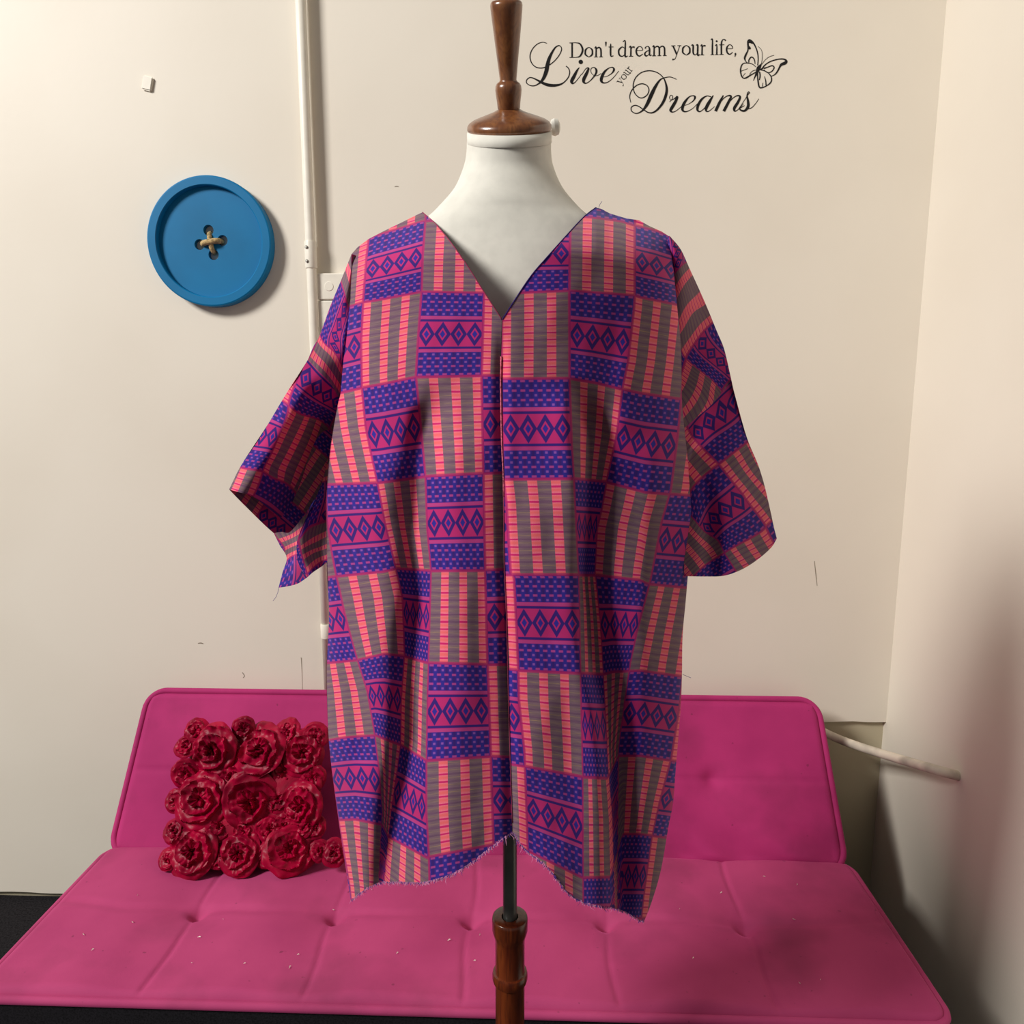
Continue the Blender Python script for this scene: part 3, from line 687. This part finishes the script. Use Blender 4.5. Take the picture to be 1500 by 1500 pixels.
def tps(ctrl, du=0, dv=0):
    """thin plate map from photo rows/columns of the cloth to print coordinates"""
    P = np.array([c[:2] for c in ctrl], float)/100; T = np.array([c[2:] for c in ctrl], float); n_ = len(P)
    def Uk(r2): return np.where(r2 > 1e-12, r2*np.log(np.maximum(r2, 1e-12)), 0)
    Km = Uk(((P[:, None]-P[None])**2).sum(-1))+np.eye(n_)*.02
    A_ = np.zeros((n_+3, n_+3)); A_[:n_, :n_] = Km; A_[:n_, n_] = 1; A_[:n_, n_+1:] = P; A_[n_, :n_] = 1; A_[n_+1:, :n_] = P.T
    W = np.linalg.solve(A_, np.vstack([T, np.zeros((3, 2))]))
    def f_(x, y):
        q_ = np.stack([x, y], 1)/100; k = Uk(((q_[:, None]-P[None])**2).sum(-1)); r = k@W[:n_]+W[n_]+q_@W[n_+1:]
        return r[:, 0]+du, r[:, 1]+dv
    return f_
def resample(P, n):
    P = np.array(P, float); d = np.r_[0, np.cumsum(np.hypot(*np.diff(P, axis=0).T))]; t = np.linspace(0, d[-1], n)
    return np.stack([np.interp(t, d, P[:, 0]), np.interp(t, d, P[:, 1])], 1)
def curve(P, n, sm=True): return resample(catmull(P, 6) if sm else P, n)
def coons(left, right, top, bot, nu, nv):
    Lc, Rc, Tc, Bc = left, right, top, bot
    u = np.linspace(0, 1, nu)[None, :, None]; v = np.linspace(0, 1, nv)[:, None, None]
    return ((1-u)*Lc[:, None]+u*Rc[:, None]+(1-v)*Tc[None]+v*Bc[None]
            - ((1-u)*(1-v)*Lc[0]+u*(1-v)*Rc[0]+(1-u)*v*Lc[-1]+u*v*Rc[-1]))
def cloth(name, G, depth, uvf, parent=tun, mat='print'):
    nv, nu = G.shape[:2]; x = G[..., 0].ravel(); y = G[..., 1].ravel()
    P = PYa(x, y, depth(x, y, G)); u, v = uvf(x, y)
    ii = np.arange(nv*nu).reshape(nv, nu)
    fs = np.stack([ii[:-1, :-1], ii[1:, :-1], ii[1:, 1:], ii[:-1, 1:]], -1).reshape(-1, 4)
    me = bpy.data.meshes.new(name); me.from_pydata(P.tolist(), [], fs.tolist()); me.update()
    ul = me.uv_layers.new(name='cloth'); li = np.zeros(len(me.loops), int); me.loops.foreach_get('vertex_index', li)
    ul.data.foreach_set('uv', np.stack([u[li], v[li]], 1).ravel()); ul.active = True
    o = link(name, me, M[mat], parent); return o, P
def sstep(a, b, x): t = np.clip((x-a)/(b-a), 0, 1); return t*t*(3-2*t)
def path_d(x, y, pts):
    ys = [p[1] for p in pts]; xs = [p[0] for p in pts]; return x-np.interp(y, ys, xs)
def fold(x, y, pts, amp, wl, wr, fade=60):
    d = path_d(x, y, pts); g = np.where(d < 0, np.exp(-(d/wl)**2), np.exp(-(d/wr)**2))
    return amp*g*sstep(pts[0][1]-fade*.2, pts[0][1]+fade, y)*(1-sstep(pts[-1][1], pts[-1][1]+fade, y))
LEFT_E = [(515,372),(514,400),(513,437),(508,480),(503,525),(499,575),(495,592),(485,650),(479,710),(477,750),(479,837),(482,900),(479,967),(479,1025),(483,1100),(495,1195),(505,1262),(514,1319)]
RIGHT_E = [(983,348),(985,375),(992,450),(998,515),(999,587),(1005,650),(1013,725),(1015,750),(1010,812),(1005,875),(1000,930),(999,987),(997,1037),(990,1125),(986,1175),(979,1212),(968,1275),(955,1320),(943,1351)]
NECK_L = [(619,311),(640,330),(675,375),(710,429),(735,468)]; NECK_R = [(873,304),(856,317),(828,347),(803,375),(775,408),(736,468)]
SEAM_L = [(734,500),(733,555),(735,640),(737.5,700),(738,750),(739,835),(742,900),(743.5,962),(745,1025),(747.5,1112),(750,1219)]
SEAM_R = [(735,500),(733.5,555),(735,640),(737.5,700),(738,750),(739,835),(742,900),(743.5,962),(745,1025),(747.5,1112),(751,1219)]
sh_line = xof([(500,380),(515,372),(540,350),(563,338),(590,325),(619,311),(700,300),(800,300),(873,304),(893,313),(918,320),(951,331),(983,348),(1000,365)])
le = xof([(y, x) for x, y in LEFT_E]); re_ = xof([(y, x) for x, y in RIGHT_E])
FOLDS = [
 ([(640,560),(618,640),(606,760),(612,860),(604,960),(600,1060),(580,1170),(562,1300)], .022, 22, 30),
 ([(560,640),(548,760),(560,880),(552,980),(560,1090),(540,1200),(530,1320)], -.012, 30, 30),
 ([(668,620),(672,900),(672,1290)], -.007, 34, 34),
 ([(488,760),(500,900),(520,1000),(528,1090)], .008, 14, 16),
 ([(846,560),(868,640),(866,760),(861,850),(868,950),(890,1040),(901,1120),(904,1220),(905,1340)], .034, 13, 30),
 ([(820,560),(836,700),(838,850),(846,960),(868,1060),(880,1200),(884,1340)], -.012, 30, 16),
 ([(960,620),(955,760),(945,900),(945,1040),(940,1200),(930,1340)], -.010, 24, 24),
 ([(735,480),(735,640),(738,800),(742,900),(745,1025),(750,1219)], .007, 9, 7),
 ([(780,700),(795,900),(800,1100),(805,1260)], -.006, 36, 36),
 ([(560,420),(575,520),(600,590),(640,640)], .006, 22, 26),
 ([(900,450),(895,540),(885,620)], .006, 26, 18)]
def body_depth(x, y, G=None, folds=True):
    L0, R0 = le(y), re_(y); cx = (L0+R0)/2; hw = (R0-L0)/2
    xn = np.clip(np.abs(x-cx)/hw, 0, 1)
    base = .985-.135*np.sqrt(np.maximum(0, 1-xn**2.1))
    s = y-sh_line(x); k = 1-(1-np.clip(s/75, 0, 1))**2.2
    Y = 1.0-(1.0-base)*k
    Y = Y+.02*sstep(600, 1300, y)*(1-xn)
    if folds:
        for pts, amp, wl, wr in FOLDS: Y = Y+fold(x, y, pts, amp, wl, wr)
        nz = np.array([noise.noise(Vector((a/70, b/150, 0))) for a, b in zip(x, y)]); nz2 = np.array([noise.noise(Vector((a/24, b/40, 5))) for a, b in zip(x, y)])
        Y = Y+sstep(20, 150, s)*(.0045*nz+.0012*nz2)
    return Y
nv, nu = 330, 92
HEM_L = [(514,1319),(535,1303),(555,1293),(580,1292),(610,1293),(633,1290),(663,1280),(690,1264),(723,1238),(750,1219)]
HEM_R = [(751,1219),(770,1245),(800,1268),(833,1309),(863,1324),(890,1329),(912,1334),(943,1351)]
def ragged(P, seed):
    P = P.copy(); n_ = len(P)
    for i in range(1, n_-1): P[i, 1] += 2.2*noise.noise(Vector((i*.55, seed, 0)))+1.2*noise.noise(Vector((i*1.7, seed, 2)))
    return P
TOP_L = [(515,372),(524,362),(540,350),(563,338),(590,325),(611,314.5),(619,311)]
TOP_R = [(873,304),(881,306),(893,312.5),(918,320),(936,322.5),(951,331),(969,339),(983,348)]
GL = coons(curve(LEFT_E, nv), np.vstack([resample(catmull(NECK_L, 6), 62)[:-1], curve([(735,468)]+SEAM_L, nv-61)]), curve(TOP_L, nu, False), ragged(curve(HEM_L, nu), 3), nu, nv)
fl, PL = cloth('front_panel', GL, body_depth, uvmap(L_, R_))
GR = coons(np.vstack([resample(catmull(NECK_R, 6), 66)[:-1], curve([(736,468)]+SEAM_R, nv-65)]), curve(RIGHT_E, nv), curve(TOP_R, nu, False), ragged(curve(HEM_R, nu), 8), nu, nv)
rd = lambda x, y, G=None: body_depth(x, y)-.0015
fr_, PR = cloth('front_panel', GR, rd, uvmap(M_, RR))
# back panel closes the garment behind the form
bl = curve(LEFT_E, 110); br = curve(RIGHT_E, 110); vs, fs, uvs = [], [], []
nb = 41
for j in range(110):
    A_ = PY(bl[j, 0], bl[j, 1], .984); B_ = PY(br[j, 0], br[j, 1], .984)
    for i in range(nb):
        t = i/(nb-1); xn = abs(2*t-1); p = A_*(1-t)+B_*t
        z = p[2]-(.03*(1-xn**2)*max(0, 1-j/14) if j < 14 else 0)+.13*(1-xn**2)*max(0, (j-70)/39.)**2
        yy = .984+(.13*math.sqrt(max(0, 1-xn**2.4)))*min(1, .25+j/22)
        vs.append((p[0], yy, z)); uvs.append((t*5.5, j/110*8))
for j in range(109):
    for i in range(nb-1): fs.append((j*nb+i, j*nb+i+1, (j+1)*nb+i+1, (j+1)*nb+i))
bo = mesh('back_panel', vs, fs, M['print'], tun); ul = bo.data.uv_layers.new(name='cloth')
for lp in bo.data.loops: ul.data[lp.index].uv = uvs[lp.vertex_index]

def patch(name, left, right, top, bot, depth, uvf, nu=50, nv=90):
    G = coons(curve(left, nv), curve(right, nv), curve(top, nu), curve(bot, nu), nu, nv); return cloth(name, G, depth, uvf)
def strip_uv(G): 
    nv_, nu_ = G.shape[:2]; u = np.tile(np.linspace(0, 1, nu_), (nv_, 1)).ravel(); v = np.repeat(np.linspace(0, 1, nv_), nu_); return u, v
# left drop shoulder
S1UV = tps([(513,376,.55,.3),(505,400,.85,.1),(499,412,1,.05),(512,462,1.02,.75),(485,445,1.45,0),(490,478,1.5,.36),(481,494,1.75,.33),(469,490,2,0),(488,514,2.02,.42),(503,545,2.04,.8),(452,528,2.55,0.02),(484,562,2.57,.5),(498,590,2.6,.85),(506,500,1.5,.82)], 1, 1)
SEAML = lambda u: .982+.030*sstep(.2, 1, u)-.006*np.sin(np.pi*u)
SEAMR = lambda u: .990+.035*u
def d_s1(x, y, G): u, v = strip_uv(G); return SEAML(u)*sstep(.6, 1, v)+(1-sstep(.6, 1, v))*(.978+.022*(1-u)**2-.016*np.sin(np.pi*u)*np.sin(np.pi*np.clip(v, 0, 1))+.012*u+.004*np.sin(v*7+u*9)*u)
patch('shoulder_panel', [(515,372),(507,392),(499,412),(484,448),(468,492),(459,508),(451,527)], [(518,378),(520,430),(516,480),(512,530),(508,580),(506,600)], [(515,372),(518,378)], [(451,527),(466,543),(484,562),(506,600)], d_s1, S1UV, 40, 80)
# left sleeve
S2UV = tps([(452,528,0.05,.32),(484,562,.55,.32),(450,557,.16,.5),(464.6,568.6,.38,.5),(478,581,.62,.5),(438,606,.18,1),(468,616,.75,1.02),(423,587,0,.95),(395,670,0,1.78),(385,690,0,2),(372,725,0,2.3),(400,701,.22,2),(434,728,1,2.02),(482,640,1.05,1.1),(455,700,1.05,1.75),(358,686,-.4,2),(375,650,-.45,1.62),(400,637,-.12,1.48),(416,712,.5,2.05),(403,690,.3,1.9)], 1)
def d_s2(x, y, G): u, v = strip_uv(G); k = sstep(0, .3, v); return SEAML(u)*(1-k)+k*(.985-.055*v+(.095*sstep(.18, .95, u))*(.35+.65*sstep(0, .5, v))-.010*np.sin(np.pi*np.clip(u/.3, 0, 1)))
patch('sleeve', [(451,527),(440,545),(429,561),(413,587),(394,619),(375,650),(353,682),(335.5,717)], [(506,600),(500,640),(488,690),(470,735),(450,765),(426,780)], [(451,527),(466,543),(484,562),(506,600)], [(335.5,717),(352,721.5),(369,726.5),(386,739),(400,752),(412,766),(426,780)], d_s2, S2UV, 60, 90)
sl_left = bpy.data.objects['sleeve']
# inside of the far half of the left sleeve
S3UV = lambda x, y: ((x-380)/62*.8+(y-750)/62*.5+.0+1, .5+(y-750-(x-380)*.85)/110+2)
def d_s3(x, y, G): u, v = strip_uv(G); return .985-.054*v+.10*np.sqrt(u+1e-6)*(.5+.5*v)
patch('sleeve_lining', [(451,527),(429,562),(394,619),(353,682),(336,717.5)], [(508,600),(505,660),(495,720),(470,770),(432,800)], [(451,527),(480,560),(508,600)], [(336,717.5),(360,742),(401,781),(432,800)], d_s3, S3UV, 40, 60)
# lower flare of the left sleeve, two facets of one hanging fold
F1UV = tps([(401,781,.1,.0),(404,786,.1,.02),(419,804,.62,0),(419,817,.9,.05),(425,779,.1,.25),(440,768,.12,.5),(445,755,.0,.6),(432,795,.55,.35),(424,815,1.0,.2),(408,861,1.45,.1),(440,812,1.05,.45),(450,846,1.35,.6),(430,850,1.35,.3)])
def d_f1(x, y, G): u, v = strip_uv(G); return 1.014-.048*u+.004*v
patch('sleeve_flare', [(401,781),(410,799),(420,817),(414,838),(408,861)], [(462,730),(446,764),(436,794),(437,825),(450,846)], [(401,781),(412,779),(425,779),(445,755),(462,730)], [(408,861),(421,859),(436,855),(450,846)], d_f1, F1UV, 36, 60)
F2UV = tps([(434,795,-.02,.0),(446,764,-.1,.0),(441,797,.15,.0),(478,768,.05,.55),(440,812,.5,-.02),(465,800,.45,.4),(447,825,.75,.02),(463,810,.72,.3),(450,840,1.0,.0),(470,822,.98,.4),(478,700,-1.1,.35),(485,750,-.1,.6),(470,725,-.62,.2)])
def d_f2(x, y, G): u, v = strip_uv(G); return .968+.05*(1-sstep(0, .6, v))*(1-u)+.022*u-.004*np.sin(u*9)*v
patch('sleeve_flare', [(484,660),(472,705),(460,735),(446,764),(435,794),(437,825),(450,846)], [(500,660),(496,720),(490,780),(488,815)], [(484,660),(492,660),(500,660)], [(450,846),(459,838),(475,827),(488,815)], d_f2, F2UV, 30, 70)
# right drop shoulder
T1UV = tps([(990,360,-.6,.45),(1002,417,.33,.5),(1010,393,.2,.85),(990,440,.33,.1),(1012,453,.62,.5),(1032,442,.62,.9),(998,480,.62,.1),(1019,491,.92,.45),(1043,474,1,.82),(1005,522,1,.05),(1036,490,1.1,.68),(1061,520,1.6,.68),(1012,530,1.08,0.02),(1057,571,2.0,.02),(1034,550,1.5,0),(1071,555,2.0,.35),(1028,560,1.42,-.25),(1043,585,1.75,-.3),(1015,600,1.5,-.62),(1002,625,1.6,-.85)])
def d_t1(x, y, G): u, v = strip_uv(G); k = sstep(.6, 1, v); return k*SEAMR(u)+(1-k)*(.985+.012*(1-u)*sstep(0, .4, v)+.05*u*sstep(0, .5, v)-.012*np.sin(np.pi*u)+.004*np.sin(v*9+u*4))
patch('shoulder_panel', [(978,346),(978,400),(984,470),(990,540),(993,600),(996,632)], [(981,345.5),(997,365),(1010,393),(1032,441.5),(1050,485),(1061,512),(1071.5,557)], [(978,346),(981,345.5)], [(996,632),(1020,612),(1045,590),(1071.5,557)], d_t1, T1UV, 46, 90)
# right sleeve
T2UV = tps([(1071,589,.85,.5),(1056.5,606,.6,.5),(1038,617,.38,.5),(1022,634,.12,.5),(1071,560,.75,.28),(1005,622,0,.25),(1079,614,.85,.68),(1030,651,.05,.68),(1090,651,.62,1),(1053,680,0,1),(1012,718,-.62,1),(1085,722,-.02,1.45),(1122,770,0,2),(1081,735,-.12,1.5),(1063,747,-.37,1.5),(1045,759,-.62,1.5),(1037,774,-.86,1.52),(1119,776,-.04,2),(1069.6,806,-.8,2.02),(1019,763,-1,1.2),(1053,791,-1,1.75),(1066,817,-1,2.1),(1111,681,.7,1.35),(1122,735,.28,1.75),(1138,787,.1,2.2),(1101,826,-.6,2.35),(1030,820,-1.5,1.9),(1012,780,-1.3,1.25)], 1)
def d_t2(x, y, G): u, v = strip_uv(G); return .990+.035*u*(1-.3*v)-.045*v*(1-u)-.02*np.sin(np.pi*u)*sstep(0, .6, v)+.014*np.exp(-((u-.28)/.09)**2)*sstep(.2, .8, v)
patch('sleeve', [(996,632),(1000,680),(1004,740),(1003,800),(1002,844)], [(1071.5,557),(1077,580),(1094,640),(1111,681),(1122,718),(1129,752),(1138,787)], [(996,632),(1020,612),(1045,590),(1071.5,557)], [(1002,844),(1030,844.5),(1060,843.5),(1085,835),(1108,821),(1129,803),(1138,789)], d_t2, T2UV, 60, 90)
T3UV = lambda x, y: ((x-1000)/90, (y-560)/120)
def d_t3(x, y, G): u, v = strip_uv(G); return .998+.022*u+.065*np.sin(np.pi*u)**.7
patch('sleeve_lining', [(1000,560),(1004,640),(1006,740),(1004,835)], [(1071,557),(1076.5,580),(1093.5,640),(1110.5,681),(1121.5,718),(1137,787)], [(1000,560),(1030,556),(1071,557)], [(1004,835),(1060,834),(1105,815),(1137,787)], d_t3, T3UV, 30, 50)
# neck binding and centre seam
Ln = [tuple(p) for p in PL.reshape(nv, nu, 3)[0:62, -1]]; Rn = [tuple(p) for p in PR.reshape(nv, nu, 3)[0:66, 0]]
tube('neck_binding', Ln[::3]+[Ln[-1]], .0006, M['seam'], tun, 8); tube('neck_binding', Rn[::3]+[Rn[-1]], .0007, M['navyedge'], tun, 8)
Sn = [tuple(p+np.array([0, -.0006, 0])) for p in PR.reshape(nv, nu, 3)[66::6, 0]]
tube('centre_seam', Sn[3:16], .0010, M['selv'], tun, 6); tube('centre_seam', Sn[15:], .0006, M['seam'], tun, 6)
# frayed hem
def fray(Pn, name, mat, seed, den):
    rnd = random.Random(seed); vs, fs = [], []
    for i in range(len(Pn)-1):
        for _ in range(den):
            t = rnd.random(); a = np.array(Pn[i])*(1-t)+np.array(Pn[i+1])*t; L = rnd.uniform(.0015, .006)*(2.2 if rnd.random() < .05 else 1)
            d = np.array([rnd.uniform(-.9, .9), rnd.uniform(-.5, .3), -1]); d = d/np.linalg.norm(d)*L; m_ = a+d*.55+np.array([rnd.uniform(-1, 1), 0, 0])*L*.25; w_ = np.array([.00028, 0, .0001]); k = len(vs)
            a = a+np.array([0, 0, .001])
            vs += [a-w_, a+w_, m_-w_, m_+w_, a+d]; fs += [(k, k+1, k+3, k+2), (k+2, k+3, k+4)]
    tag(mesh(name, vs, fs, M[mat], tun, False), kind='stuff')
fray(PL.reshape(nv, nu, 3)[-1], 'hem_fringe', 'thread', 1, 5); fray(PL.reshape(nv, nu, 3)[-1], 'hem_fringe', 'threadblue', 2, 3)
fray(PR.reshape(nv, nu, 3)[-1], 'hem_fringe', 'thread', 3, 4); fray(PR.reshape(nv, nu, 3)[-1], 'hem_fringe', 'threadblue', 4, 4)
for pts in ([(408,861,1.0),(407,868,1.0),(404,875,1.0),(400,880,1.0)], [(877,304,1.0),(879,299,1.0),(882,295,1.0)], [(1000,988,.98),(1005,990,.98),(1012,993,.98)]):
    tube('loose_thread', [PY(*p) for p in pts], .0003, M['threadblue'], tun, 5)
